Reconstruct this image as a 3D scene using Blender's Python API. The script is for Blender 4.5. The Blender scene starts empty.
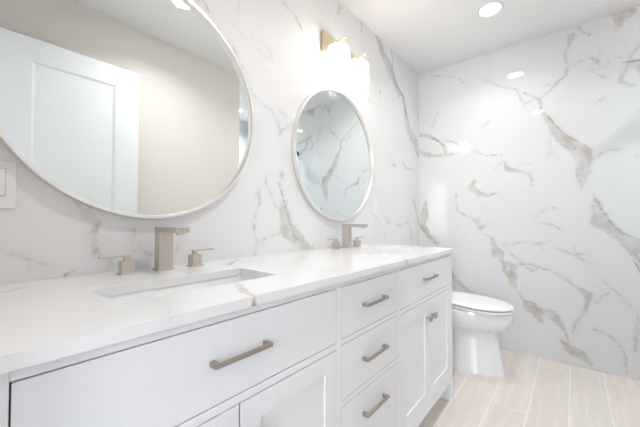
import bpy, bmesh, math, random
import numpy as np
from mathutils import Vector, Matrix
random.seed(4)
S = bpy.context.scene
COL = S.collection
# ---------------------------------------------------------------- camera
cd = bpy.data.cameras.new('camera'); cam = bpy.data.objects.new('camera', cd); COL.objects.link(cam)
cd.sensor_width = 36; cd.lens = 16.99; cd.clip_start = .02
YAW, PITCH = 0.6946, 0.0234
cam.location = (0, 0, 1.0674)
fw = Vector((math.cos(YAW)*math.cos(PITCH), math.sin(YAW)*math.cos(PITCH), math.sin(PITCH)))
cam.rotation_euler = fw.to_track_quat('-Z', 'Y').to_euler()
S.camera = cam
# ---------------------------------------------------------------- world, exposure
w = bpy.data.worlds.new('world'); S.world = w; w.use_nodes = True
w.node_tree.nodes['Background'].inputs[0].default_value = (.75, .85, 1, 1)
w.node_tree.nodes['Background'].inputs[1].default_value = 1.0
S.view_settings.view_transform = 'Standard'; S.view_settings.look = 'None'
S.view_settings.gamma = 1; S.view_settings.use_curve_mapping = False
S.view_settings.exposure = 0.34
# room constants (metres)
D = 1.1555      # mirror wall plane y
X = 2.9246      # far wall plane x
H = 2.5217      # ceiling
XL = -0.03      # left wall plane
YB = -0.235     # beige wall plane
XR = 1.775      # end of the beige wall, start of the shower
YS = -1.42      # back of the shower
DOWNLIGHT = 3.6
BULB = 62.0
SHOWERLIGHT = 9
HALL_FILL = 44.0
def area(name, loc, rot, sx, sy, power, col, shape='RECTANGLE'):
    l = bpy.data.lights.new(name, 'AREA'); l.shape = shape; l.size = sx; l.size_y = sy; l.energy = power; l.color = col
    o = bpy.data.objects.new(name, l); COL.objects.link(o); o.location = loc; o.rotation_euler = rot
    return o
# added fill: daylight from an unseen hall window, placed to brighten vanity and toilet
area('hall_fill_daylight', (-3.215, -.675, 1.40), (0, math.radians(-90), 0), 1.5, .66, HALL_FILL, (.86, .93, 1.0))
# ---------------------------------------------------------------- materials
def mat(name, col, rough=.5, metal=0, spec=.5, coat=0, trans=0, ior=1.45, emit=None, es=0, bump=None):
    m = bpy.data.materials.new(name); m.use_nodes = True
    b = m.node_tree.nodes['Principled BSDF']; I = b.inputs
    I['Base Color'].default_value = (*col, 1); I['Roughness'].default_value = rough; I['Metallic'].default_value = metal
    I['Specular IOR Level'].default_value = spec; I['Coat Weight'].default_value = coat; I['Coat Roughness'].default_value = .04
    I['Transmission Weight'].default_value = trans; I['IOR'].default_value = ior
    if emit: I['Emission Color'].default_value = (*emit, 1); I['Emission Strength'].default_value = es
    return m
class N:
    def __init__(s, m): s.m = m; s.t = m.node_tree; s.b = s.t.nodes['Principled BSDF']
    def n(s, ty, **k):
        o = s.t.nodes.new(ty)
        for a, v in k.items():
            if a.startswith('_'): o.inputs[a[1:].replace('_', ' ')].default_value = v
            else: setattr(o, a, v)
        return o
    def l(s, a, b): s.t.links.new(a, b)
    def math(s, op, a, b=None, clamp=False):
        o = s.t.nodes.new('ShaderNodeMath'); o.operation = op; o.use_clamp = clamp
        for i, v in enumerate((a, b)):
            if v is None: continue
            if isinstance(v, (int, float)): o.inputs[i].default_value = v
            else: s.l(v, o.inputs[i])
        return o.outputs[0]
    def ramp(s, x, a, b):   # smooth 0..1 between a and b
        o = s.t.nodes.new('ShaderNodeMapRange'); o.interpolation_type = 'SMOOTHSTEP'
        s.l(x, o.inputs[0]); o.inputs[1].default_value = a; o.inputs[2].default_value = b
        return o.outputs[0]
    def mix(s, f, a, b):
        o = s.t.nodes.new('ShaderNodeMix'); o.data_type = 'RGBA'
        for i, v in ((0, f), (6, a), (7, b)):
            if isinstance(v, (int, float)): o.inputs[i].default_value = v
            elif isinstance(v, tuple): o.inputs[i].default_value = (*v, 1)
            else: s.l(v, o.inputs[i])
        return o.outputs[2]
def stone(name, base, rough, seams=None, soft=1.0, coat=0, rag=1.0):
    """white stone with veins: the drawn veins come from the mesh attributes, fine threads from noise"""
    m = mat(name, base, rough, coat=coat); k = N(m)
    tc = k.n('ShaderNodeTexCoord').outputs['Object']
    nz = k.n('ShaderNodeTexNoise', _Scale=22.0, _Detail=8.0, _Roughness=.7); k.l(tc, nz.inputs['Vector'])
    nf = k.math('SUBTRACT', nz.outputs[0], .5)
    nz2 = k.n('ShaderNodeTexNoise', _Scale=60.0, _Detail=4.0, _Roughness=.6); k.l(tc, nz2.inputs['Vector'])
    nf2 = k.math('SUBTRACT', nz2.outputs[0], .5)
    g = k.n('ShaderNodeAttribute', attribute_name='vein_grey').outputs['Fac']
    wv = k.n('ShaderNodeAttribute', attribute_name='vein_warm').outputs['Fac']
    dk = k.n('ShaderNodeAttribute', attribute_name='vein_dark').outputs['Fac']
    def mask(a, amp, lo, hi):
        j = k.math('ADD', a, k.math('ADD', k.math('MULTIPLY', nf, amp), k.math('MULTIPLY', nf2, amp*.75)))
        return k.ramp(j, lo, hi)
    # attribute = .05 - signed distance (m)
    mg = mask(g, .042*rag, .058-.016*rag, .0580); mw = mask(wv, .044*rag, .058-.016*rag, .0580); md = mask(dk, .020, .0465, .0575)
    halo = k.math('MULTIPLY', mask(g, .03, .015, .055), .10)
    blotch = k.n('ShaderNodeTexNoise', _Scale=11.0, _Detail=6.0, _Roughness=.75); k.l(tc, blotch.inputs['Vector'])
    inner = k.ramp(blotch.outputs[0], .22, .66)
    # faint threads everywhere
    wn = k.n('ShaderNodeTexNoise', _Scale=1.6, _Detail=6.0, _Roughness=.6, _Distortion=1.2); k.l(tc, wn.inputs['Vector'])
    th = k.math('ABSOLUTE', k.math('SUBTRACT', wn.outputs[0], .5))
    th = k.ramp(th, .010, .0)
    sel = k.n('ShaderNodeTexNoise', _Scale=2.3, _Detail=2.0); k.l(tc, sel.inputs['Vector'])
    th = k.math('MULTIPLY', th, k.ramp(sel.outputs[0], .50, .66))
    cl = k.n('ShaderNodeTexNoise', _Scale=1.1, _Detail=3.0); k.l(tc, cl.inputs['Vector'])
    c = k.mix(k.math('MULTIPLY', k.ramp(cl.outputs[0], .35, .7), .35), base, (base[0]*.95, base[1]*.955, base[2]*.97))
    c = k.mix(k.math('MULTIPLY', th, .22*soft), c, (.45, .46, .48))
    c = k.mix(halo, c, (.55, .56, .58))
    c = k.mix(k.math('MULTIPLY', k.math('MULTIPLY', mg, inner), .80*soft), c, (.545, .53, .51))
    c = k.mix(k.math('MULTIPLY', k.math('MULTIPLY', mw, inner), .80*soft), c, (.58, .51, .44))
    c = k.mix(k.math('MULTIPLY', md, .60*soft), c, (.27, .25, .23))
    if seams:
        s = None
        sp = k.n('ShaderNodeSeparateXYZ'); k.l(tc, sp.inputs[0])
        for ax, off, pitch in seams:
            v = k.math('ADD', sp.outputs[ax], -off + 50*pitch)
            v = k.math('MODULO', v, pitch); v = k.math('SUBTRACT', v, pitch/2); v = k.math('ABSOLUTE', v)
            v = k.math('GREATER_THAN', v, pitch/2 - .0009)
            s = v if s is None else k.math('MAXIMUM', s, v)
        c = k.mix(k.math('MULTIPLY', s, .22), c, (.62, .62, .62))
    k.l(c, k.b.inputs['Base Color'])
    return m
BASE = (.83, .835, .845)
M_wall_m = stone('polished_marble_mirror_wall', BASE, .045, [(0, .405, .65), (2, 1.30, 1.30)])
M_wall_f = stone('polished_marble_far_wall', BASE, .045, [(1, -.125, .65), (2, 1.30, 1.30)])
M_quartz = stone('quartz_top', (.87, .875, .885), .10, None, 1.1, rag=.5)
M_ceil = mat('ceiling_paint', (.93, .93, .93), .5, spec=.3)
M_beige = mat('beige_paint', (.85, .80, .755), .6)
M_white = mat('white_paint', (.885, .90, .93), .45)
M_door = mat('door_paint', (.90, .91, .92), .35)
M_trim = mat('trim_paint', (.9, .9, .9), .35)
M_ceramic = mat('ceramic', (.91, .92, .94), .07, coat=.6)
M_basin = mat('basin_ceramic', (.955, .965, .98), .12, coat=.4)
M_plastic = mat('white_plastic', (.88, .88, .88), .3)
M_gap = mat('gap_shadow', (.10, .11, .13), .8)
M_mirror = mat('mirror_glass', (.84, .885, .89), .0, metal=1)
M_frame = mat('champagne_frame', (.92, .90, .865), .32, metal=1)
M_seal = mat('black_rubber', (.04, .04, .045), .5)
def thin_glass(name, tint, glow):
    m = bpy.data.materials.new(name); m.use_nodes = True; t = m.node_tree
    for n in list(t.nodes):
        if n.type == 'BSDF_PRINCIPLED': t.nodes.remove(n)
    out = t.nodes['Material Output']
    tr = t.nodes.new('ShaderNodeBsdfTransparent'); tr.inputs[0].default_value = (*tint, 1)
    gl = t.nodes.new('ShaderNodeBsdfGlossy'); gl.inputs['Roughness'].default_value = .03
    tl = t.nodes.new('ShaderNodeBsdfTranslucent'); tl.inputs[0].default_value = (.95, .95, .95, 1)
    lw = t.nodes.new('ShaderNodeLayerWeight'); lw.inputs[0].default_value = .5
    pw = t.nodes.new('ShaderNodeMath'); pw.operation = 'POWER'; t.links.new(lw.outputs['Facing'], pw.inputs[0]); pw.inputs[1].default_value = 5
    fr = t.nodes.new('ShaderNodeMath'); fr.operation = 'MULTIPLY_ADD'; t.links.new(pw.outputs[0], fr.inputs[0]); fr.inputs[1].default_value = .8; fr.inputs[2].default_value = .04
    m1 = t.nodes.new('ShaderNodeMixShader'); m1.inputs[0].default_value = glow
    m2 = t.nodes.new('ShaderNodeMixShader')
    t.links.new(tr.outputs[0], m1.inputs[1]); t.links.new(tl.outputs[0], m1.inputs[2])
    t.links.new(fr.outputs[0], m2.inputs[0]); t.links.new(m1.outputs[0], m2.inputs[1]); t.links.new(gl.outputs[0], m2.inputs[2])
    t.links.new(m2.outputs[0], out.inputs[0])
    return m
M_seeded = thin_glass('seeded_glass', (.98, .985, .99), .05)
M_screen = thin_glass('shower_glass', (.90, .95, .965), .0)
M_bulb = mat('bulb_glow', (1, .9, .8), .4, emit=(1, .88, .75), es=BULB)
M_lens = mat('downlight_lens', (1, 1, 1), .4, emit=(1, .965, .92), es=24)
M_pane = mat('glowing_pane', (.9, .95, 1), .3, emit=(.85, .93, 1), es=2.5)  # glowing pane of the added hall window, out of view
M_bronze = mat('dark_bronze', (.20, .16, .12), .35, metal=1)
def brushed(name, col, rough):
    m = mat(name, col, rough, metal=1); k = N(m)
    tc = k.n('ShaderNodeTexCoord').outputs['Object']
    mp = k.n('ShaderNodeMapping'); mp.inputs['Scale'].default_value = (18, 18, 420); k.l(tc, mp.inputs[0])
    nz = k.n('ShaderNodeTexNoise', _Scale=1.0, _Detail=3.0); k.l(mp.outputs[0], nz.inputs['Vector'])
    k.l(k.mix(nz.outputs[0], tuple(c*.86 for c in col), tuple(min(1, c*1.1) for c in col)), k.b.inputs['Base Color'])
    bp = k.n('ShaderNodeBump', _Strength=.08, _Distance=.001); k.l(nz.outputs[0], bp.inputs['Height']); k.l(bp.outputs[0], k.b.inputs['Normal'])
    return m
M_nickel = brushed('brushed_nickel', (.62, .565, .51), .30)
M_pull = brushed('satin_pull_metal', (.46, .41, .365), .33)
M_nickel_warm = brushed('brushed_nickel_warm', (.70, .60, .48), .32)  # warmer nickel tone for the sconce metal
def floor_mat():
    m = mat('wood_look_tile', (.7, .62, .55), .28); k = N(m)
    tc = k.n('ShaderNodeTexCoord').outputs['Object']
    mp = k.n('ShaderNodeMapping'); mp.inputs['Location'].default_value = (.33, -.026 + .179*20, 0); k.l(tc, mp.inputs[0])
    br = k.n('ShaderNodeTexBrick', offset=.37, offset_frequency=2, _Scale=1.0, _Mortar_Size=.0032, _Mortar_Smooth=.1, _Bias=0.0, _Brick_Width=1.18, _Row_Height=.179)
    br.inputs['Color1'].default_value = (.0, .0, .0, 1); br.inputs['Color2'].default_value = (1, 1, 1, 1); br.inputs['Mortar'].default_value = (.5, .5, .5, 1)
    k.l(mp.outputs[0], br.inputs['Vector'])
    st = k.n('ShaderNodeMapping'); st.inputs['Scale'].default_value = (1.6, 22, 1); k.l(tc, st.inputs[0])
    off = k.n('ShaderNodeVectorMath', operation='ADD'); k.l(st.outputs[0], off.inputs[0])
    sc = k.n('ShaderNodeVectorMath', operation='SCALE'); k.l(br.outputs['Color'], sc.inputs[0]); sc.inputs['Scale'].default_value = 9.0
    k.l(sc.outputs[0], off.inputs[1])
    nz = k.n('ShaderNodeTexNoise', _Scale=1.0, _Detail=7.0, _Roughness=.62, _Distortion=.6); k.l(off.outputs[0], nz.inputs['Vector'])
    c = k.mix(br.outputs['Color'], (.81, .715, .65), (.76, .70, .655))
    c = k.mix(k.math('MULTIPLY', k.ramp(nz.outputs[0], .42, .75), .45), c, (.78, .63, .55))
    c = k.mix(k.math('MULTIPLY', k.ramp(nz.outputs[0], .52, .36), .5), c, (.91, .83, .785))
    c = k.mix(k.math('MULTIPLY', br.outputs['Fac'], .75), c, (.95, .92, .89))
    k.l(c, k.b.inputs['Base Color'])
    return m
M_floor = floor_mat()
# ---------------------------------------------------------------- mesh helpers
def bm_box(bm, x0, x1, y0, y1, z0, z1, bev=0, seg=2):
    x0, x1 = sorted((x0, x1)); y0, y1 = sorted((y0, y1)); z0, z1 = sorted((z0, z1))
    r = bmesh.ops.create_cube(bm, size=1); vs = r['verts']
    for v in vs:
        v.co = Vector((x0 + (v.co.x+.5)*(x1-x0), y0 + (v.co.y+.5)*(y1-y0), z0 + (v.co.z+.5)*(z1-z0)))
    if bev:
        es = list({e for v in vs for e in v.link_edges})
        bmesh.ops.bevel(bm, geom=es, offset=bev, segments=seg, affect='EDGES', profile=.5)
    return bm
def box(x0, x1, y0, y1, z0, z1, bev=0, seg=2): return bm_box(bmesh.new(), x0, x1, y0, y1, z0, z1, bev, seg)
def bm_cyl(bm, p0, p1, r, r2=None, seg=24, caps=True):
    p0 = Vector(p0); p1 = Vector(p1); d = p1-p0
    q = d.to_track_quat('Z', 'Y').to_matrix().to_4x4(); q.translation = (p0+p1)/2
    bmesh.ops.create_cone(bm, cap_ends=caps, segments=seg, radius1=r, radius2=r if r2 is None else r2, depth=d.length, matrix=q)
    return bm
def cyl(p0, p1, r, r2=None, seg=24): return bm_cyl(bmesh.new(), p0, p1, r, r2, seg)
def lathe(bm, prof, seg=64, axis='Z', closed=False):
    """revolve (radius, height) pairs"""
    rings = []
    for r, h in prof:
        ring = []
        for i in range(seg):
            a = 2*math.pi*i/seg; c, s = r*math.cos(a), r*math.sin(a)
            ring.append(bm.verts.new((c, s, h) if axis == 'Z' else (c, h, s)))
        rings.append(ring)
    n = len(rings)
    for j in range(n if closed else n-1):
        A, B = rings[j], rings[(j+1) % n]
        for i in range(seg):
            bm.faces.new((A[i], A[(i+1) % seg], B[(i+1) % seg], B[i]))
    if not closed:
        for ring in (rings[0], rings[-1]): bm.faces.new(ring)
    bmesh.ops.recalc_face_normals(bm, faces=bm.faces)
    return bm
def obj(name, bm, m, parent=None, smooth=False):
    me = bpy.data.meshes.new(name); bm.normal_update(); bm.to_mesh(me); bm.free()
    me.materials.append(m)
    if smooth:
        me.polygons.foreach_set('use_smooth', [True]*len(me.polygons))
        me.set_sharp_from_angle(angle=math.radians(38))
    o = bpy.data.objects.new(name, me); COL.objects.link(o)
    if parent:
        o.parent = parent
        # parts are modelled in world space; keep them there
        t = parent
        off = Vector((0, 0, 0))
        while t: off += t.location; t = t.parent
        o.location = Vector((0, 0, 0))
        me.transform(Matrix.Translation(-off))
    return o
def thing(name, label, cat, loc=(0, 0, 0), group=None):
    o = bpy.data.objects.new(name, None); COL.objects.link(o); o.location = loc; o.empty_display_size = .1
    o['label'] = label; o['category'] = cat
    if group: o['group'] = group
    return o
def struct(name, bm, m, parent=None, label=None):
    o = obj(name, bm, m, parent)
    if not parent: o['kind'] = 'structure'
    if label: o['label'] = label
    return o
def copy_tree(o, delta=None, parent=None):
    c = o.copy(); COL.objects.link(c); c.parent = parent
    if delta is not None: c.location = o.location + Vector(delta)
    for ch in list(o.children): copy_tree(ch, None, c)
    return c
# ---------------------------------------------------------------- vein data (metres, half width mm)
VF=[('g',[(0.177,2.022,4.8),(0.174,1.937,7.8),(0.114,1.823,23.3),(0.066,1.723,36.5),(-0.002,1.639,39.9)]),
('g',[(-0.002,1.639,39.9),(-0.073,1.561,51.5),(-0.079,1.489,51.3),(-0.06,1.388,34.5),(-0.059,1.302,4.3)]),
('d',[(0.174,1.937,3.2),(0.111,1.844,4.7),(0.032,1.716,4.5),(-0.11,1.592,2.8)]),
('w',[(0.046,1.708,11.1),(-0.033,1.619,17.5),(-0.104,1.563,16.9),(-0.103,1.462,6.9)]),
('w',[(-0.125,1.257,4.2),(-0.166,1.137,6.7)]),
('g',[(-0.134,1.228,10.2),(-0.141,1.17,29.0),(-0.16,1.063,53.3),(-0.185,1.035,40.5),(-0.258,0.96,31.3),(-0.302,0.914,42.2),(-0.348,0.863,56.2),(-0.401,0.794,51.1)]),
('d',[(-0.125,1.257,2.8),(-0.166,1.137,4.1),(-0.224,1.03,4.0),(-0.259,0.983,3.9),(-0.349,0.937,2.5)]),
('d',[(-0.31,0.813,2.5),(-0.328,0.774,7.7),(-0.35,0.723,9.1)]),
('w',[(1.094,1.252,6.6),(1.107,1.115,39.8),(1.131,1.023,33.4),(1.063,0.922,26.1),(0.988,0.857,25.4)]),
('w',[(0.988,0.857,15.5),(0.898,0.681,15.0),(0.831,0.524,24.0),(0.753,0.47,14.3),(0.687,0.439,5.7)]),
('d',[(1.156,1.033,4.5),(1.063,0.917,4.4),(0.988,0.853,6.4)]),
('w',[(0.653,1.421,5.7),(0.685,1.361,28.8),(0.626,1.305,22.6),(0.553,1.281,11.2),(0.483,1.3,5.4)]),
('g',[(0.497,1.508,3.6),(0.428,1.57,3.5),(0.412,1.499,20.9),(0.331,1.471,5.1),(0.25,1.443,3.3),(0.238,1.349,2.6)]),
('g',[(0.812,1.306,2.8),(0.805,1.154,2.8),(0.688,1.089,4.6),(0.64,1.058,25.4),(0.612,0.997,13.7),(0.548,1.049,3.6)]),
('g',[(0.576,0.947,2.9),(0.523,0.918,5.4),(0.515,0.861,21.5),(0.482,0.784,42.5),(0.448,0.717,12.8)]),
('w',[(0.448,0.717,12.8),(0.433,0.651,12.7),(0.384,0.619,40.8),(0.375,0.543,20.3),(0.36,0.511,3.4)]),
('g',[(0.425,0.722,12.7),(0.369,0.686,25.4),(0.384,0.619,12.5)]),
('w',[(0.36,0.511,3.4),(0.305,0.43,8.0),(0.283,0.378,24.4),(0.222,0.344,42.9),(0.202,0.293,18.9)]),
('g',[(0.304,0.428,3.3),(0.251,0.413,11.8),(0.195,0.361,18.9),(0.134,0.352,32.2),(0.085,0.3,22.5),(0.052,0.237,7.2),(0.024,0.143,2.9)]),
('w',[(0.076,0.169,7.3),(0.041,0.132,17.6)]),
('g',[(0.076,0.169,7.3),(0.03,0.12,30.7),(-0.037,0.087,34.1),(-0.087,0.044,16.7)]),
('w',[(0.002,0.098,10.6),(-0.059,0.057,10.3)]),
('d',[(0.078,0.003,3.0),(-0.008,0.003,3.4),(-0.099,-0.0,2.8),(-0.172,0.003,6.5)]),
('g',[(0.447,0.864,2.8),(0.278,0.895,3.3),(0.229,0.875,3.9),(0.126,0.909,2.2)]),
('g',[(0.421,0.827,2.8),(0.327,0.739,5.0),(0.248,0.67,7.9),(0.202,0.702,4.8),(0.129,0.683,3.7),(0.034,0.622,7.9),(-0.017,0.577,7.8),(-0.083,0.536,25.2),(-0.081,0.468,12.0),(-0.047,0.378,7.6),(-0.007,0.301,7.1),(0.007,0.238,5.2)]),
('g',[(0.439,0.688,3.5),(0.327,0.714,6.0),(0.247,0.717,8.7),(0.165,0.698,3.1)]),
('d',[(-0.116,0.288,5.0),(-0.176,0.272,3.2)]),
('g',[(-0.116,0.288,8.4),(-0.176,0.272,6.5),(-0.234,0.231,4.7),(-0.267,0.138,3.3),(-0.272,0.035,2.0)]),
('g',[(0.222,1.09,2.3),(0.19,1.137,3.8),(0.102,1.165,2.1)]),
('g',[(0.185,1.039,2.5),(0.135,1.044,4.7),(0.063,1.002,3.6)]),
('g',[(0.258,0.887,2.6),(0.193,0.887,4.8),(0.175,0.845,1.9)]),
('g',[(0.086,0.858,2.1),(-0.021,0.805,4.3),(-0.097,0.76,2.0)]),
('g',[(-0.011,0.9,1.5),(-0.021,0.812,2.9),(-0.098,0.832,1.4)]),
('g',[(-0.158,0.646,1.9),(-0.217,0.588,2.4),(-0.304,0.476,1.5)]),
('g',[(-0.13,0.479,1.9),(-0.156,0.53,3.3),(-0.193,0.56,1.9)]),
('g',[(-0.331,0.448,6.1),(-0.33,0.355,10.7),(-0.313,0.198,3.8)]),
('w',[(-0.199,2.513,2.7),(-0.235,2.512,9.9),(-0.27,2.496,31.9),(-0.31,2.493,35.3),(-0.344,2.495,15.4)]),
('w',[(-0.28,2.46,31.8),(-0.269,2.429,20.0),(-0.259,2.391,2.7)]),
('w',[(-0.055,2.514,4.4),(-0.075,2.466,2.3),(-0.123,2.417,2.6)]),
('g',[(-0.014,2.453,20.1),(0.001,2.375,3.0),(0.022,2.321,4.5),(0.014,2.265,2.4)]),
('g',[(-0.003,2.232,8.0),(0.025,2.161,7.4),(0.082,2.117,5.6),(0.11,2.078,3.1),(0.183,2.022,5.1)]),
('g',[(0.138,2.125,2.5),(0.082,2.124,3.1)]),
('g',[(-0.003,2.223,2.4),(-0.11,2.256,2.3),(-0.158,2.222,4.2),(-0.168,2.181,2.2)]),
('d',[(-0.279,2.165,4.0),(-0.319,2.156,9.5),(-0.37,2.149,6.2),(-0.439,2.164,2.4)]),
('g',[(-0.314,2.167,2.1),(-0.358,2.241,2.5),(-0.373,2.283,1.5)]),
('g',[(-0.172,2.107,2.2),(-0.203,2.083,4.4)]),
('g',[(0.56,2.292,2.6),(0.471,2.215,2.9),(0.337,2.147,4.4),(0.282,2.007,3.0)]),
('g',[(0.337,2.147,2.7),(0.209,2.045,5.2),(0.177,2.017,3.2)]),
('g',[(0.282,2.011,2.7),(0.216,2.035,3.9)]),
('w',[(1.026,2.483,7.0),(0.894,2.426,3.8),(0.792,2.38,3.2),(0.732,2.321,2.8)]),
('g',[(0.582,1.885,3.0),(0.537,1.923,2.9)]),
('w',[(1.098,2.046,7.1),(1.053,2.012,3.5)]),
('g',[(1.019,1.973,4.3),(0.976,2.1,2.6)]),
('w',[(1.147,1.916,13.8),(1.054,1.89,16.1),(0.965,1.826,13.0),(0.911,1.762,15.3),(0.901,1.682,17.8)]),
('w',[(1.135,1.755,13.7),(1.095,1.719,19.0),(1.033,1.695,18.6),(0.901,1.682,15.3),(0.799,1.69,6.0)]),
('d',[(1.054,1.89,4.4),(0.965,1.826,6.4),(0.914,1.76,4.2)]),
('w',[(0.965,1.826,4.3),(0.859,1.808,5.3),(0.786,1.764,9.8),(0.681,1.696,9.4),(0.567,1.636,3.0),(0.444,1.618,4.2)]),
('g',[(-0.147,1.523,2.2),(-0.173,1.553,2.7),(-0.22,1.561,2.1),(-0.268,1.555,2.6)]),
('g',[(-0.34,1.502,2.5),(-0.368,1.478,3.8)]),
('g',[(-0.142,1.905,1.7),(-0.19,1.944,3.6)]),
('g',[(0.317,1.47,2.0),(0.27,1.449,3.3),(0.231,1.389,2.3)]),
('g',[(-0.524,2.116,21),(-0.419,2.126,21),(-0.312,2.134,17.5)]),
('g',[(-0.365,2.117,21),(-0.401,2.016,21),(-0.481,1.981,21)]),
('g',[(-0.294,2.105,10.5),(-0.272,2.022,10.5),(-0.329,1.992,10.5)]),
('g',[(-0.683,1.837,21),(-0.586,1.921,21)])]
VM=[('g',[(0.23,1.118,3.0),(0.26,1.09,13.3),(0.281,1.068,11.7),(0.28,1.042,7.8),(0.275,1.013,15.4),(0.279,0.98,9.7),(0.269,0.951,1.3)]),
('d',[(0.286,1.057,1.3),(0.284,1.032,1.9),(0.279,0.997,1.3)]),
('g',[(0.28,0.984,1.9),(0.295,0.956,2.0)]),
('g',[(0.055,0.995,0.8),(0.073,0.987,1.0),(0.095,0.977,1.0),(0.136,0.959,1.7),(0.166,0.934,0.9)]),
('g',[(0.136,0.959,0.9),(0.13,0.939,1.6)]),
('d',[(0.206,0.905,3.6),(0.225,0.914,1.8),(0.241,0.925,0.9)]),
('g',[(0.392,1.008,1.5),(0.415,0.97,4.6),(0.447,0.943,5.7)]),
('g',[(0.555,1.016,1.4),(0.537,0.952,1.4),(0.511,0.928,1.3)]),
('g',[(0.386,1.035,1.5),(0.386,0.984,2.2),(0.39,0.963,0.9)]),
('g',[(0.303,0.948,2.0),(0.32,0.933,5.0),(0.317,0.914,2.0)]),
('g',[(1.061,1.256,2.7),(1.085,1.196,11.8),(1.096,1.149,24.9),(1.1,1.086,37.4),(1.115,1.025,46.1),(1.193,0.972,39.9),(1.23,0.931,36.3),(1.306,0.898,23.9)]),
('w',[(1.057,1.256,2.7),(1.086,1.18,6.7),(1.107,1.134,2.8)]),
('d',[(1.054,1.256,2.2),(1.096,1.16,2.8),(1.14,1.049,3.4),(1.175,0.973,7.1),(1.238,0.942,3.0)]),
('g',[(0.926,1.193,14.6),(0.933,1.159,4.4),(0.905,1.096,2.1),(0.899,1.063,4.3),(0.899,0.996,2.1),(0.92,0.968,3.6),(0.906,0.907,7.0)]),
('g',[(0.923,0.965,2.2),(1.008,0.992,2.3),(1.058,0.999,1.6)]),
('g',[(1.078,1.31,10.0),(1.075,1.294,16.4)]),
('g',[(0.969,1.277,3.8),(0.971,1.248,6.2),(1.037,1.142,1.9)]),
('g',[(0.882,1.669,1.9),(0.953,1.636,2.0),(1.006,1.621,2.6),(1.038,1.58,2.7),(1.07,1.534,4.1),(1.056,1.505,1.9)]),
('g',[(1.054,1.639,2.4),(1.104,1.629,2.5)]),
('g',[(1.063,1.532,2.2),(1.121,1.57,3.4),(1.143,1.588,2.3)]),
('w',[(0.633,1.978,1.9),(0.651,1.953,2.9),(0.684,1.922,7.4),(0.703,1.882,1.6)]),
('g',[(0.757,1.868,1.5),(0.788,1.834,2.0),(0.842,1.753,2.1),(0.866,1.695,2.3),(0.884,1.668,1.7)]),
('g',[(1.081,2.226,2.2),(1.176,2.193,2.7),(1.233,2.142,2.8)]),
('w',[(1.575,2.509,5.8),(1.588,2.476,11.9),(1.551,2.393,3.8),(1.537,2.324,3.0)]),
('g',[(1.855,2.519,6.3),(1.862,2.419,3.6)]),
('w',[(2.074,2.521,15.5),(2.122,2.495,38.8),(2.182,2.416,31.9)]),
('g',[(2.138,2.478,31.3),(2.187,2.418,40.0),(2.304,2.349,59.0),(2.413,2.249,35.4),(2.479,2.168,14.8)]),
('d',[(2.337,2.514,8.6),(2.362,2.433,5.8),(2.335,2.344,8.6),(2.421,2.246,14.5),(2.562,2.19,11.3),(2.617,2.036,15.7)]),
('g',[(2.48,2.221,14.8),(2.568,2.178,23.1),(2.617,2.036,38.5),(2.688,1.899,49.5),(2.827,1.819,62.7),(2.912,1.74,54.0)]),
('w',[(1.902,2.015,6.0),(1.963,1.98,3.8),(2.021,1.945,3.9)]),
('g',[(2.134,2.101,3.6),(2.149,1.983,3.6)]),
('g',[(2.35,1.545,17.4),(2.41,1.528,5.8)]),
('g',[(2.552,1.593,4.3),(2.6,1.545,11.4),(2.793,1.556,8.2)]),
('g',[(2.206,1.096,3.2),(2.266,1.055,9.8),(2.31,1.051,3.3)]),
('g',[(2.422,1.029,3.5),(2.481,1.025,9.0),(2.522,1.028,3.0)]),
('g',[(2.585,1.036,3.8),(2.637,1.045,9.6),(2.695,1.035,3.9)]),
('g',[(2.187,0.991,4.2),(2.204,0.935,9.5)]),
('g',[(2.708,1.002,5.9),(2.728,0.885,11.9)]),
('w',[(2.787,1.263,8.2),(2.838,1.169,17.0),(2.893,1.053,21.7)])]
VC=[('w',[(0.047,1.001,7.3),(0.066,1.021,7.8),(0.1,1.048,8.5),(0.149,1.045,7.0),(0.188,1.049,4.0),(0.254,1.046,2.3)]),
('g',[(0.3,0.681,2.0),(0.267,0.611,4.8),(0.245,0.55,3.5),(0.233,0.522,2.0)]),
('w',[(0.485,0.697,11.4),(0.436,0.595,14.6),(0.422,0.534,7.1)]),
('d',[(0.422,0.548,3.0),(0.429,0.526,5.2)]),
('g',[(0.503,1.037,3.1),(0.475,0.975,5.3)]),
('g',[(0.649,1.008,3.1),(0.68,1.025,11.2),(0.788,1.119,8.2)]),
('d',[(0.719,1.052,3.9),(0.659,0.996,7.9)]),
('g',[(1.097,0.744,3.3),(1.235,0.752,6.1),(1.226,0.643,3.9)]),
('w',[(1.34,0.625,4.9),(1.207,0.529,12.5),(1.144,0.492,7.0)]),
('g',[(0.8,0.582,2.8),(0.811,0.772,4.2),(0.812,0.94,2.9)])]

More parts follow.
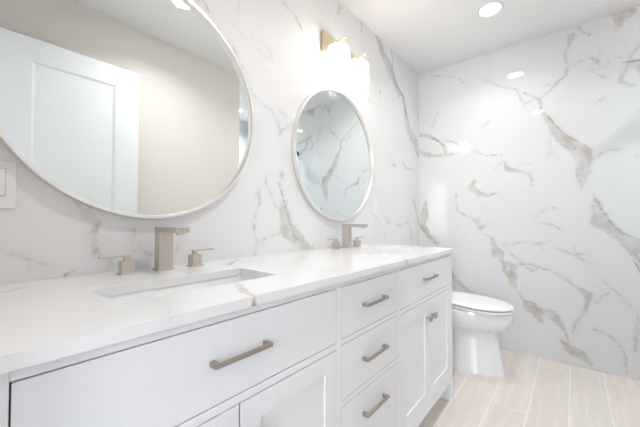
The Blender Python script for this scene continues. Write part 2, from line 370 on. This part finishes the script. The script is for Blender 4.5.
def seg_dist(P, veins, ty):
    best = np.full(len(P), 1.0)
    for t, pts in veins:
        if t != ty: continue
        for (ax, ay, aw), (bx, by, bw) in zip(pts[:-1], pts[1:]):
            a = np.array((ax, ay)); b = np.array((bx, by)); d = b-a; L = max(1e-9, d@d)
            u = np.clip(((P-a)@d)/L, 0, 1)
            q = a + u[:, None]*d
            ds = np.hypot(P[:, 0]-q[:, 0], P[:, 1]-q[:, 1]) - (aw + (bw-aw)*u)*.001
            best = np.minimum(best, ds)
    return np.clip(.05-best, 0, None)
def vein_attrs(me, P, veins):
    for nm, ty in (('vein_grey', 'g'), ('vein_warm', 'w'), ('vein_dark', 'd')):
        at = me.attributes.new(nm, 'FLOAT', 'POINT'); at.data.foreach_set('value', seg_dist(P, veins, ty).astype(np.float32))
def slab_grid(name, us, vs, keep, plane, thick, m, veins, parent=None):
    """a slab of real thickness whose front face is a fine grid (cells kept by keep(u, v)); plane(u, v, d) -> xyz"""
    nu, nv = len(us), len(vs)
    cell = np.array([[keep((us[i]+us[i+1])/2, (vs[j]+vs[j+1])/2) for j in range(nv-1)] for i in range(nu-1)])
    U, V = np.meshgrid(us, vs, indexing='ij')
    P = np.stack([U.ravel(), V.ravel()], 1); n = len(P)
    front = plane(P[:, 0], P[:, 1], 0.0); back = plane(P[:, 0], P[:, 1], thick)
    idx = lambda i, j: i*nv+j
    I, J = np.nonzero(cell)
    a, b, c, d = idx(I, J), idx(I+1, J), idx(I+1, J+1), idx(I, J+1)
    faces = [np.stack([a, b, c, d], 1), np.stack([d, c, b, a], 1)+n]
    pad = np.zeros((nu+1, nv+1), bool); pad[1:-1, 1:-1] = cell
    side = []
    for i in range(nu-1):
        for j in range(nv-1):
            if not cell[i, j]: continue
            if not pad[i, j+1]: side.append((idx(i, j+1), idx(i, j+1)+n, idx(i, j)+n, idx(i, j)))
            if not pad[i+2, j+1]: side.append((idx(i+1, j), idx(i+1, j)+n, idx(i+1, j+1)+n, idx(i+1, j+1)))
            if not pad[i+1, j]: side.append((idx(i, j), idx(i, j)+n, idx(i+1, j)+n, idx(i+1, j)))
            if not pad[i+1, j+2]: side.append((idx(i+1, j+1), idx(i+1, j+1)+n, idx(i, j+1)+n, idx(i, j+1)))
    faces.append(np.array(side))
    F = np.concatenate(faces).astype(np.int32); co = np.concatenate([front, back]).astype(np.float32)
    me = bpy.data.meshes.new(name)
    me.vertices.add(len(co)); me.vertices.foreach_set('co', co.ravel())
    me.loops.add(F.size); me.loops.foreach_set('vertex_index', F.ravel())
    me.polygons.add(len(F)); me.polygons.foreach_set('loop_start', np.arange(0, F.size, 4, dtype=np.int32))
    me.update(calc_edges=True); me.validate(); me.shade_flat()
    vein_attrs(me, np.concatenate([P, P]), veins)
    me.materials.append(m)
    o = bpy.data.objects.new(name, me); COL.objects.link(o)
    return o
def axis(lo, hi, step, extra=()):
    pts = sorted(set([round(lo, 4), round(hi, 4)] + [round(e, 4) for e in extra]))
    out = []
    for p, q in zip(pts[:-1], pts[1:]):
        k = max(1, int(math.ceil((q-p)/step))); out += [p + (q-p)*i/k for i in range(k)]
    return np.array(out + [pts[-1]])
# ---------------------------------------------------------------- the room shell
o = slab_grid('wall_mirror', axis(XL, X, .006), axis(0, H, .006, (.85,)), lambda u, v: True,
              lambda u, v, d: np.stack([u, np.full_like(u, D+d), v], 1), .10, M_wall_m, VM)
o['kind'] = 'structure'
o = slab_grid('wall_far', axis(YS-.1, D+.1, .006), axis(0, H, .006), lambda u, v: True,
              lambda u, v, d: np.stack([np.full_like(u, X+d), u, v], 1), .10, M_wall_f, VF)
o['kind'] = 'structure'
struct('floor', box(-3.3, X+.1, YS-.1, D+.1, -.10, 0), M_floor)
struct('ceiling', box(-3.3, X+.1, YS-.1, D+.1, H, H+.1), M_ceil)
# left wall with the doorway the camera looks in from
DY0, DY1, DZ = -.165, .52, 2.17
lw = box(XL-.12, XL, DY1, D, 0, H); bm_box(lw, XL-.12, XL, YS-.1, DY0, 0, H); bm_box(lw, XL-.12, XL, DY0, DY1, DZ, H)
struct('wall_left', lw, M_beige)
struct('wall_back', box(XL, XR, YB-.10, YB, 0, H), M_beige)
struct('wall_shower_side', box(XR-.10, XR, YS, YB-.10, 0, H), M_wall_f)
struct('wall_shower_back', box(XL, X, YS-.10, YS, 0, H), M_wall_m)
bb = box(.0, XR, YB, YB+.014, 0, .11, .003)
struct('baseboard_back', bb, M_trim)
tr = box(XL, XL+.012, DY1, DY1+.012, 0, DZ+.0); bm_box(tr, XL-.12, XL, DY1-.015, DY1, 0, DZ); bm_box(tr, XL-.12, XL, DY0, DY0+.015, 0, DZ); bm_box(tr, XL-.12, XL, DY0, DY1, DZ-.015, DZ)
struct('trim_1', tr, M_trim)
# hall behind the doorway, with an added, unseen window placed off to one side for its light
HX = -3.2
wb = box(HX-.1, HX, YS-.1, -1.05, 0, H); bm_box(wb, HX-.1, HX, -.30, D+.1, 0, H); bm_box(wb, HX-.1, HX, -1.05, -.30, 0, .60); bm_box(wb, HX-.1, HX, -1.05, -.30, 2.20, H)
struct('wall_hall_end', wb, M_trim)
wb = box(HX, XL-.12, YS-.1, YS, 0, H); bm_box(wb, HX, XL-.12, D, D+.1, 0, H)
struct('wall_hall_side', wb, M_trim)
wf = bmesh.new()
for a in ((-1.05, -1.01), (-.34, -.30)): bm_box(wf, HX-.05, HX, a[0], a[1], .60, 2.20, .003)
for a in ((.60, .64), (2.16, 2.20)): bm_box(wf, HX-.05, HX, -1.05, -.30, a[0], a[1], .003)
win = struct('added_window', wf, M_trim)
obj('pane', box(HX-.04, HX-.03, -1.02, -.33, .63, 2.17), M_pane, win)
# ---------------------------------------------------------------- open door leaf against the beige wall
dl = thing('door_leaf', 'white panelled door standing open, seen in the large round mirror', 'door', (.10, -.15, .01))
del dl['label'], dl['category']; dl.name = 'door_1'; dl['kind'] = 'structure'
LX0, LX1, LY0, LY1, LZ = .085, .834, -.170, -.130, 2.140
b = box(LX0, LX1, LY0+.008, LY1-.008, .01, LZ)
for a in ((LX0, .265), (.685, LX1)): bm_box(b, a[0], a[1], LY0, LY1, .01, LZ, .002)
for a in ((.01, .24), (.95, 1.08), (2.005, LZ)): bm_box(b, .265, .685, LY0, LY1, a[0], a[1])
obj('door_panel', b, M_door, dl)
for z0, z1 in ((.24, .95), (1.08, 2.005)):
    mb = bmesh.new(); y0 = LY1-.008
    R1 = [(.265, z0, LY1-.0005), (.685, z0, LY1-.0005), (.685, z1, LY1-.0005), (.265, z1, LY1-.0005)]
    R2 = [(.2775, z0+.0125, LY1-.0075), (.6725, z0+.0125, LY1-.0075), (.6725, z1-.0125, LY1-.0075), (.2775, z1-.0125, LY1-.0075)]
    R0 = [(x, z, y0-.003) for x, z, _ in R1]; R3 = [(x, z, y0-.003) for x, z, _ in R2]
    RR = [[mb.verts.new((x, y, z)) for x, z, y in q] for q in (R0, R1, R2, R3)]
    for A, B in zip(RR, RR[1:]+RR[:1]):
        for i in range(4): mb.faces.new((A[i], A[(i+1) % 4], B[(i+1) % 4], B[i]))
    bmesh.ops.recalc_face_normals(mb, faces=mb.faces)
    obj('panel_moulding', mb, M_door, dl)
hb = cyl((.775, LY1-.001, 1.0), (.775, LY1+.012, 1.0), .026); bm_cyl(hb, (.775, LY1+.01, 1.0), (.775, LY1+.032, 1.0), .010); bm_box(hb, .68, .787, LY1+.028, LY1+.040, .991, 1.009, .004)
obj('door_handle', hb, M_nickel, dl, True)
for z in (.25, 1.05, 1.95): obj('hinge', cyl((LX0-.006, LY0+.012, z-.05), (LX0-.006, LY0+.012, z+.05), .007), M_nickel, dl, True)
# ---------------------------------------------------------------- shower glass
sg = thing('shower_screen', 'frameless clear glass shower screen reflected at the edge of both mirrors', 'shower screen', (2.36, -.47, 0))
obj('glass_panel', box(XR+.01, X-.01, -.475, -.465, .02, 2.1, .001), M_screen, sg)
obj('floor_channel', box(XR+.002, X-.002, -.480, -.460, 0, .02), M_nickel, sg)
for z in (.35, 1.20): obj('wall_clip', box(X-.045, X-.001, -.483, -.457, z-.025, z+.025, .003), M_bronze, sg)
sh = thing('wall_shower_head', 'dark bronze shower head on an arm reflected at the left of the small mirror', 'shower head', (X, -.55, 1.97))
obj('wall_flange', cyl((X, -.55, 1.97), (X-.012, -.55, 1.97), .032), M_bronze, sh, True)
b = cyl((X-.01, -.55, 1.97), (X-.15, -.55, 1.99), .010); bm_cyl(b, (X-.145, -.55, 1.992), (X-.185, -.55, 1.955), .010)
obj('arm', b, M_bronze, sh, True)
b = cyl((X-.18, -.55, 1.962), (X-.20, -.55, 1.935), .018, .06); bm_cyl(b, (X-.20, -.55, 1.936), (X-.206, -.55, 1.926), .062)
obj('spray_face', b, M_bronze, sh, True)
# ---------------------------------------------------------------- vanity
VX0, VX1 = -.002, 1.926; FY = .564; VB = D-.004; VT = .878
va = thing('bathroom_vanity', 'long white double vanity cabinet on legs with drawers and doors', 'vanity', (.96, .85, 0))
b = bmesh.new()
def fr(x0, x1, z0, z1, y1=FY+.022, y0=FY): bm_box(b, x0, x1, y0, y1, z0, z1, .0012, 1)
fr(VX0, .047, .0, VT); fr(1.885, VX1, .0, VT)                 # corner stiles run down as legs
fr(.761, .783, .156, .857); fr(1.185, 1.205, .156, .857)
for x0, x1 in ((.047, .761), (1.205, 1.885)): fr(x0, x1, .668, .687)
for z in ((.674, .690), (.481, .497)): fr(.783, 1.185, z[0], z[1])
fr(.047, 1.885, .857, VT); fr(.047, 1.885, .107, .156)
obj('face_frame', b, M_white, va)
b = box(VX0, VX0+.018, FY+.022, VB, .107, VT); bm_box(b, VX1-.018, VX1, FY+.022, VB, .107, VT)
bm_box(b, VX0, VX1, FY+.03, VB, .107, .125); bm_box(b, VX0+.018, VX1-.018, VB-.012, VB, .125, .62)
for x in (.763, 1.187): bm_box(b, x, x+.016, FY+.022, VB-.012, .125, .66)
obj('carcass', b, M_white, va)
for x0, x1, y0, y1 in ((VX0, .047, FY+.022, FY+.062), (1.885, VX1, FY+.022, FY+.062), (VX0, .047, VB-.045, VB), (1.885, VX1, VB-.045, VB)):
    obj('leg', box(x0, x1, y0, y1, 0, .107, .001), M_white, va)
# dark reveal behind the gaps
G = .0022
def bar_pull(parent, xc, zc, L):
    y = FY-.020
    h = box(xc-L/2, xc+L/2, y-.0045, y+.0045, zc-.0045, zc+.0045, .0012)
    bm_box(h, xc-L/2, xc-L/2+.011, y, FY+.002, zc-.0055, zc+.0055, .001); bm_box(h, xc+L/2-.011, xc+L/2, y, FY+.002, zc-.0055, zc+.0055, .001)
    return obj('handle', h, M_pull, parent, True)
def drawer(x0, x1, z0, z1, hz, L=.172):
    d = obj('drawer', box(x0+G, x1-G, FY+.0005, FY+.019, z0+G, z1-G, .0012, 1), M_white, va)
    bx = box(x0+.03, x1-.03, FY+.024, FY+.36 if x1 < 1.19 and x0 > .7 else FY+.10, z0+.015, z1-.03)
    obj('drawer_box', bx, M_white, d)
    bar_pull(d, (x0+x1)/2, hz, L)
drawer(.047, .761, .687, .857, .778, .148); drawer(1.205, 1.885, .687, .857, .780, .156)
drawer(.783, 1.185, .690, .857, .775, .155); drawer(.783, 1.185, .497, .674, .588, .155); drawer(.783, 1.185, .156, .481, .400, .155)
def cab_door(x0, x1, z0, z1, kx, kz):
    x0 += G; x1 -= G; z0 += G; z1 -= G; st = .056
    b = box(x0, x0+st, FY+.0005, FY+.020, z0, z1, .001, 1); bm_box(b, x1-st, x1, FY+.0005, FY+.020, z0, z1, .001, 1)
    bm_box(b, x0+st, x1-st, FY+.0005, FY+.020, z0, z0+st, .0005, 1); bm_box(b, x0+st, x1-st, FY+.0005, FY+.020, z1-st, z1, .0005, 1)
    bm_box(b, x0+st-.002, x1-st+.002, FY+.0065, FY+.018, z0+st-.002, z1-st+.002)
    d = obj('door', b, M_white, va)
    k = cyl((kx, FY+.002, kz), (kx, FY-.016, kz), .0055); bm_box(k, kx-.013, kx+.013, FY-.027, FY-.015, kz-.013, kz+.013, .002)
    obj('knob', k, M_pull, d, True)
for x0, xm, x1 in ((.047, .404, .761), (1.205, 1.545, 1.885)):
    cab_door(x0, xm, .156, .668, xm-.032, .582); cab_door(xm, x1, .156, .668, xm+.032, .582)
# ---------------------------------------------------------------- worktop with two sink cut-outs
CT = .90; CF = .5437; CX0, CX1 = -.028, 1.932; TH = .022
SK = [(.207, .640), (1.300, 1.665)]; SY0, SY1 = .702, .897
def keep(u, v): return not any(a < u < b and SY0 < v < SY1 for a, b in SK)
us = axis(CX0, CX1, .007, [e for s in SK for e in s]); vs = axis(CF, D-.0005, .007, (SY0, SY1))
top = slab_grid('countertop', us, vs, keep, lambda u, v, d: np.stack([u, v, np.full_like(u, CT-d)], 1), TH, M_quartz, VC)
top['label'] = 'white quartz countertop with grey veins running along the whole vanity'; top['category'] = 'countertop'
# undermount sinks
def sink(x0, x1, label):
    t = thing('bathroom_sink', label, 'sink', ((x0+x1)/2, (SY0+SY1)/2, CT-.16), 'undermount sinks')
    zt = CT-TH-.0008; ex = .012
    def rr(hx, hy, r, z, n=6):
        cx, cy = (x0+x1)/2, (SY0+SY1)/2; out = []
        for k, (sx, sy) in enumerate(((1, 1), (-1, 1), (-1, -1), (1, -1))):
            for i in range(n+1):
                a = math.pi/2*(k + i/n); out.append((cx+sx*(hx-r)+r*math.cos(a), cy+sy*(hy-r)+r*math.sin(a), z))
        return out
    hx, hy = (x1-x0)/2, (SY1-SY0)/2; b = bmesh.new()
    prof = [(hx+.03, hy+.03, .03, zt-.012), (hx+.03, hy+.03, .03, zt), (hx+.004, hy+.004, .02, zt), (hx+.002, hy+.002, .02, zt-.01), (hx-.004, hy-.004, .022, zt-.075), (hx-.012, hy-.012, .025, zt-.095),
            (hx-.035, hy-.035, .025, zt-.106), (.03, .03, .0295, zt-.112)]
    outer = [(.03, .03, .0295, zt-.124), (hx-.03, hy-.03, .025, zt-.118), (hx+.006, hy+.006, .025, zt-.10), (hx+.015, hy+.015, .03, zt-.012)]
    rings = [[b.verts.new(p) for p in rr(*a)] for a in prof+outer]
    n = len(rings[0])
    for A, B in zip(rings, rings[1:]+rings[:1]):
        for i in range(n): b.faces.new((A[i], A[(i+1) % n], B[(i+1) % n], B[i]))
    bmesh.ops.recalc_face_normals(b, faces=b.faces)
    obj('basin', b, M_basin, t, True)
    cx, cy = (x0+x1)/2, (SY0+SY1)/2
    obj('drain', lathe(bmesh.new(), [(.0295, -.016), (.029, .001), (.024, .003), (.022, .0), (.018, .002), (.001, .003)], 32).copy() if False else
        (lambda bb: (bmesh.ops.translate(bb, verts=bb.verts, vec=(cx, cy, zt-.112)), bb)[1])(lathe(bmesh.new(), [(.0285, -.012), (.0285, .001), (.024, .003), (.022, .0), (.018, .002), (.001, .003)], 32)), M_nickel, t, True)
sink(*SK[0], 'white rectangular undermount sink below the large mirror, nearest the camera')
sink(*SK[1], 'white rectangular undermount sink below the small mirror, farther away')
# ---------------------------------------------------------------- widespread faucets
def faucet(xc, label):
    y = 1.076
    t = thing('bathroom_faucet', label, 'faucet', (xc, y, CT), 'square widespread faucets')
    b = box(xc-.028, xc+.028, y-.024, y+.024, CT, CT+.005, .001)
    bm_box(b, xc-.023, xc+.023, y-.020, y+.020, CT+.004, CT+.146, .0015)
    obj('spout_body', b, M_nickel, t)
    b = box(xc-.023, xc+.023, y-.135, y-.018, CT+.128, CT+.1465, .0015)
    bm_box(b, xc-.010, xc+.010, y-.128, y-.110, CT+.122, CT+.129)
    obj('spout', b, M_nickel, t)
    for s in (-1, 1):
        hx = xc + s*.112
        b = box(hx-.023, hx+.023, y-.023, y+.023, CT, CT+.004, .001); bm_box(b, hx-.018, hx+.018, y-.018, y+.018, CT+.003, CT+.042, .0015)
        h = obj('valve_body', b, M_nickel, t)
        b = box(hx-.008, hx+.008, y-.008, y+.008, CT+.041, CT+.056, .001)
        x0, x1 = sorted((hx-s*.010, hx+s*.074))
        bm_box(b, x0, x1, y-.008, y+.008, CT+.054, CT+.059, .001)
        obj('lever', b, M_nickel, h)
    return t
faucet(.455, 'brushed nickel square faucet with two lever handles behind the near sink')
faucet(1.553, 'brushed nickel square faucet with two lever handles behind the far sink')
# ---------------------------------------------------------------- round mirrors
def round_mirror(xc, zc, R, label):
    t = thing('round_mirror', label, 'mirror', (xc, D, zc), 'round wall mirrors')
    def ring(prof):
        b = lathe(bmesh.new(), prof, 128, 'Y', True); bmesh.ops.translate(b, verts=b.verts, vec=(xc, 0, zc)); return b
    obj('frame', ring([(R-.004, D-.001), (R, D-.004), (R, D-.027), (R-.0015, D-.029), (R-.0105, D-.029), (R-.012, D-.027), (R-.012, D-.001)]), M_frame, t, True)
    b = lathe(bmesh.new(), [(R-.0115, D-.002), (R-.0115, D-.013)], 128, 'Y'); bmesh.ops.translate(b, verts=b.verts, vec=(xc, 0, zc))
    obj('mirror_glass', b, M_mirror, t)
round_mirror(.440, 1.510, .436, 'large round mirror with thin champagne metal frame above the near sink')
round_mirror(1.561, 1.481, .417, 'round framed mirror below the lit wall sconces, above the far sink')
# ---------------------------------------------------------------- switches and outlet
t = thing('light_switch', 'white rocker switch plate on the marble beside the large mirror', 'light switch', (.037, D, 1.162))
b = box(-.027, .1005, D-.006, D, 1.100, 1.2245, .002)
obj('plate', b, M_plastic, t)
M_line = mat('grey_line', (.62, .63, .65), .5)
for xr in (.006, .064):
    b = box(xr-.0165, xr-.0145, D-.0072, D-.005, 1.131, 1.206)
    bm_box(b, xr+.0145, xr+.0165, D-.0072, D-.005, 1.131, 1.206)
    bm_box(b, xr-.0145, xr+.0145, D-.0072, D-.005, 1.204, 1.206); bm_box(b, xr-.0145, xr+.0145, D-.0072, D-.005, 1.131, 1.133)
    obj('rocker_surround', b, M_line, t)
    obj('rocker', box(xr-.0143, xr+.0143, D-.010, D-.004, 1.1335, 1.2035, .0015), M_plastic, t)
t = thing('wall_outlet', 'white outlet plate on the marble right of the small mirror', 'outlet', (2.04, D, 1.17))
obj('plate', box(2.002, 2.078, D-.006, D, 1.108, 1.232, .002), M_plastic, t)
obj('socket_insert', box(2.023, 2.057, D-.008, D-.005, 1.137, 1.203, .001), M_plastic, t)
# ---------------------------------------------------------------- wall sconces
def sconce(xc, zc, label):
    t = thing('wall_sconce', label, 'wall lamp', (xc, D, zc), 'glass wall sconces above the small mirror')
    obj('backplate', box(xc-.060, xc+.060, D-.022, D, zc-.066, zc+.066, .002), M_nickel_warm, t)
    yr = D-.092
    obj('arm', cyl((xc, D-.02, zc), (xc, D-.145, zc), .0055), M_nickel_warm, t, True)
    b = cyl((xc, yr, zc-.002), (xc, yr, zc-.050), .016); bm_cyl(b, (xc, yr, zc-.050), (xc, yr, zc-.066), .021)
    obj('lamp_holder', b, M_nickel_warm, t, True)
    # square clear glass shade, open at the bottom
    b = bmesh.new(); s = .050; g = .003; z1, z0 = zc-.035, zc-.225
    bm_box(b, xc-s, xc+s, yr-s, yr-s+g, z0, z1); bm_box(b, xc-s, xc+s, yr+s-g, yr+s, z0, z1)
    bm_box(b, xc-s, xc-s+g, yr-s+g, yr+s-g, z0, z1); bm_box(b, xc+s-g, xc+s, yr-s+g, yr+s-g, z0, z1)
    obj('glass_shade', b, M_seeded, t)
    b = lathe(bmesh.new(), [(.010, 0), (.013, -.012), (.021, -.035), (.025, -.065), (.022, -.088), (.012, -.102), (.001, -.106)], 24)
    bmesh.ops.translate(b, verts=b.verts, vec=(xc, yr, zc-.064))
    obj('bulb', b, M_bulb, t, True)
sconce(1.455, 2.155, 'lit square-backed glass sconce nearer the camera above the small mirror')
sconce(1.672, 2.145, 'lit square-backed glass sconce nearer the toilet corner above the small mirror')
# ---------------------------------------------------------------- recessed ceiling lights
def downlight(x, y, label, power=None):
    t = thing('ceiling_light', label, 'ceiling light', (x, y, H), 'recessed ceiling lights')
    r = .066
    b = lathe(bmesh.new(), [(r-.004, -.001), (r-.002, -.006), (r+.012, -.004), (r+.016, 0)], 48, 'Z', True); bmesh.ops.translate(b, verts=b.verts, vec=(x, y, H))
    obj('trim_ring', b, M_plastic, t, True)
    obj('lens', cyl((x, y, H-.004), (x, y, H-.001), r-.002, seg=48), M_lens, t)
    l = area('downlight_light', (0, 0, -.008), (0, 0, 0), 2*(r-.004), .1, DOWNLIGHT if power is None else power, (1, .985, .975), 'DISK'); l.parent = t; l.data.spread = math.radians(138)
downlight(2.320, .410, 'round recessed ceiling light in front of the toilet corner', DOWNLIGHT*.85)
downlight(.930, .325, 'round recessed ceiling light cut off by the rim of the large mirror reflection', DOWNLIGHT*1.45)
downlight(2.330, -1.075, 'round recessed ceiling light over the shower seen only in the mirrors', SHOWERLIGHT)
# ---------------------------------------------------------------- toilet
TX = 2.43
t = thing('toilet', 'white one-piece toilet with closed lid between vanity and marble wall', 'toilet', (TX, .75, 0))
def egg(yf, yb, w, z, n=40, sq=2.3):
    """outline with a rounded front at yf (towards the room) and blunt back at yb"""
    out = []
    ym = yf + (yb-yf)*.46
    for i in range(n):
        a = 2*math.pi*i/n; c, s = math.cos(a), math.sin(a)
        if s < 0: x = w*math.copysign(abs(c)**(2/2.1), c); y = ym - (ym-yf)*abs(s)**(2/2.1)
        else: x = w*math.copysign(abs(c)**(2/3.2), c); y = ym + (yb-ym)*abs(s)**(2/3.2)
        out.append((TX+x, y, z))
    return out
def loft(secs, cap=True):
    b = bmesh.new(); R = [[b.verts.new(p) for p in s] for s in secs]; n = len(R[0])
    for A, B in zip(R[:-1], R[1:]):
        for i in range(n): b.faces.new((A[i], A[(i+1) % n], B[(i+1) % n], B[i]))
    if cap: b.faces.new(R[0]); b.faces.new(R[-1])
    bmesh.ops.recalc_face_normals(b, faces=b.faces); return b
YK = D-.006
secs = [egg(.368, YK, .128, .0), egg(.368, YK, .128, .012), egg(.376, YK, .122, .05), egg(.392, YK, .114, .15), egg(.404, YK, .110, .225), egg(.412, YK, .110, .262),
        egg(.408, YK, .118, .285), egg(.378, YK, .145, .305), egg(.340, YK, .172, .330), egg(.320, YK, .186, .365), egg(.313, YK, .192, .400), egg(.314, YK, .192, .428), egg(.319, YK, .188, .436)]
secs = secs[:-4] + [[(x, y, z + .02*max(0, min(1, (y-.31)/.5))) for x, y, z in q] for q in secs[-4:]]
obj('bowl', loft(secs), M_ceramic, t, True)
tilt = lambda sec: [(x, y, z + .022*(y-.31)/.5) for x, y, z in sec]
obj('seat', loft([tilt(q) for q in [egg(.315, .83, .188, .4395), egg(.310, .84, .194, .442), egg(.310, .84, .194, .450), egg(.315, .835, .189, .4535)]]), M_plastic, t, True)
obj('lid', loft([tilt(q) for q in [egg(.317, .83, .187, .4610), egg(.312, .84, .193, .4635), egg(.312, .84, .193, .470), egg(.322, .83, .185, .4765), egg(.39, .78, .130, .4815), egg(.50, .68, .05, .483)]]), M_plastic, t, True)
obj('hinge', box(TX-.09, TX+.09, .828, .862, .432, .488, .006), M_plastic, t, True)
b = box(TX-.195, TX+.195, .895, YK, .430, .735, .025, 4); obj('tank', b, M_ceramic, t, True)
b = box(TX-.203, TX+.203, .885, YK, .736, .770, .010, 3); obj('tank_lid', b, M_ceramic, t, True)
b = cyl((TX-.13, .897, .67), (TX-.13, .880, .67), .013); bm_box(b, TX-.145, TX-.07, .874, .882, .664, .676, .002); obj('flush_lever', b, M_nickel, t, True)
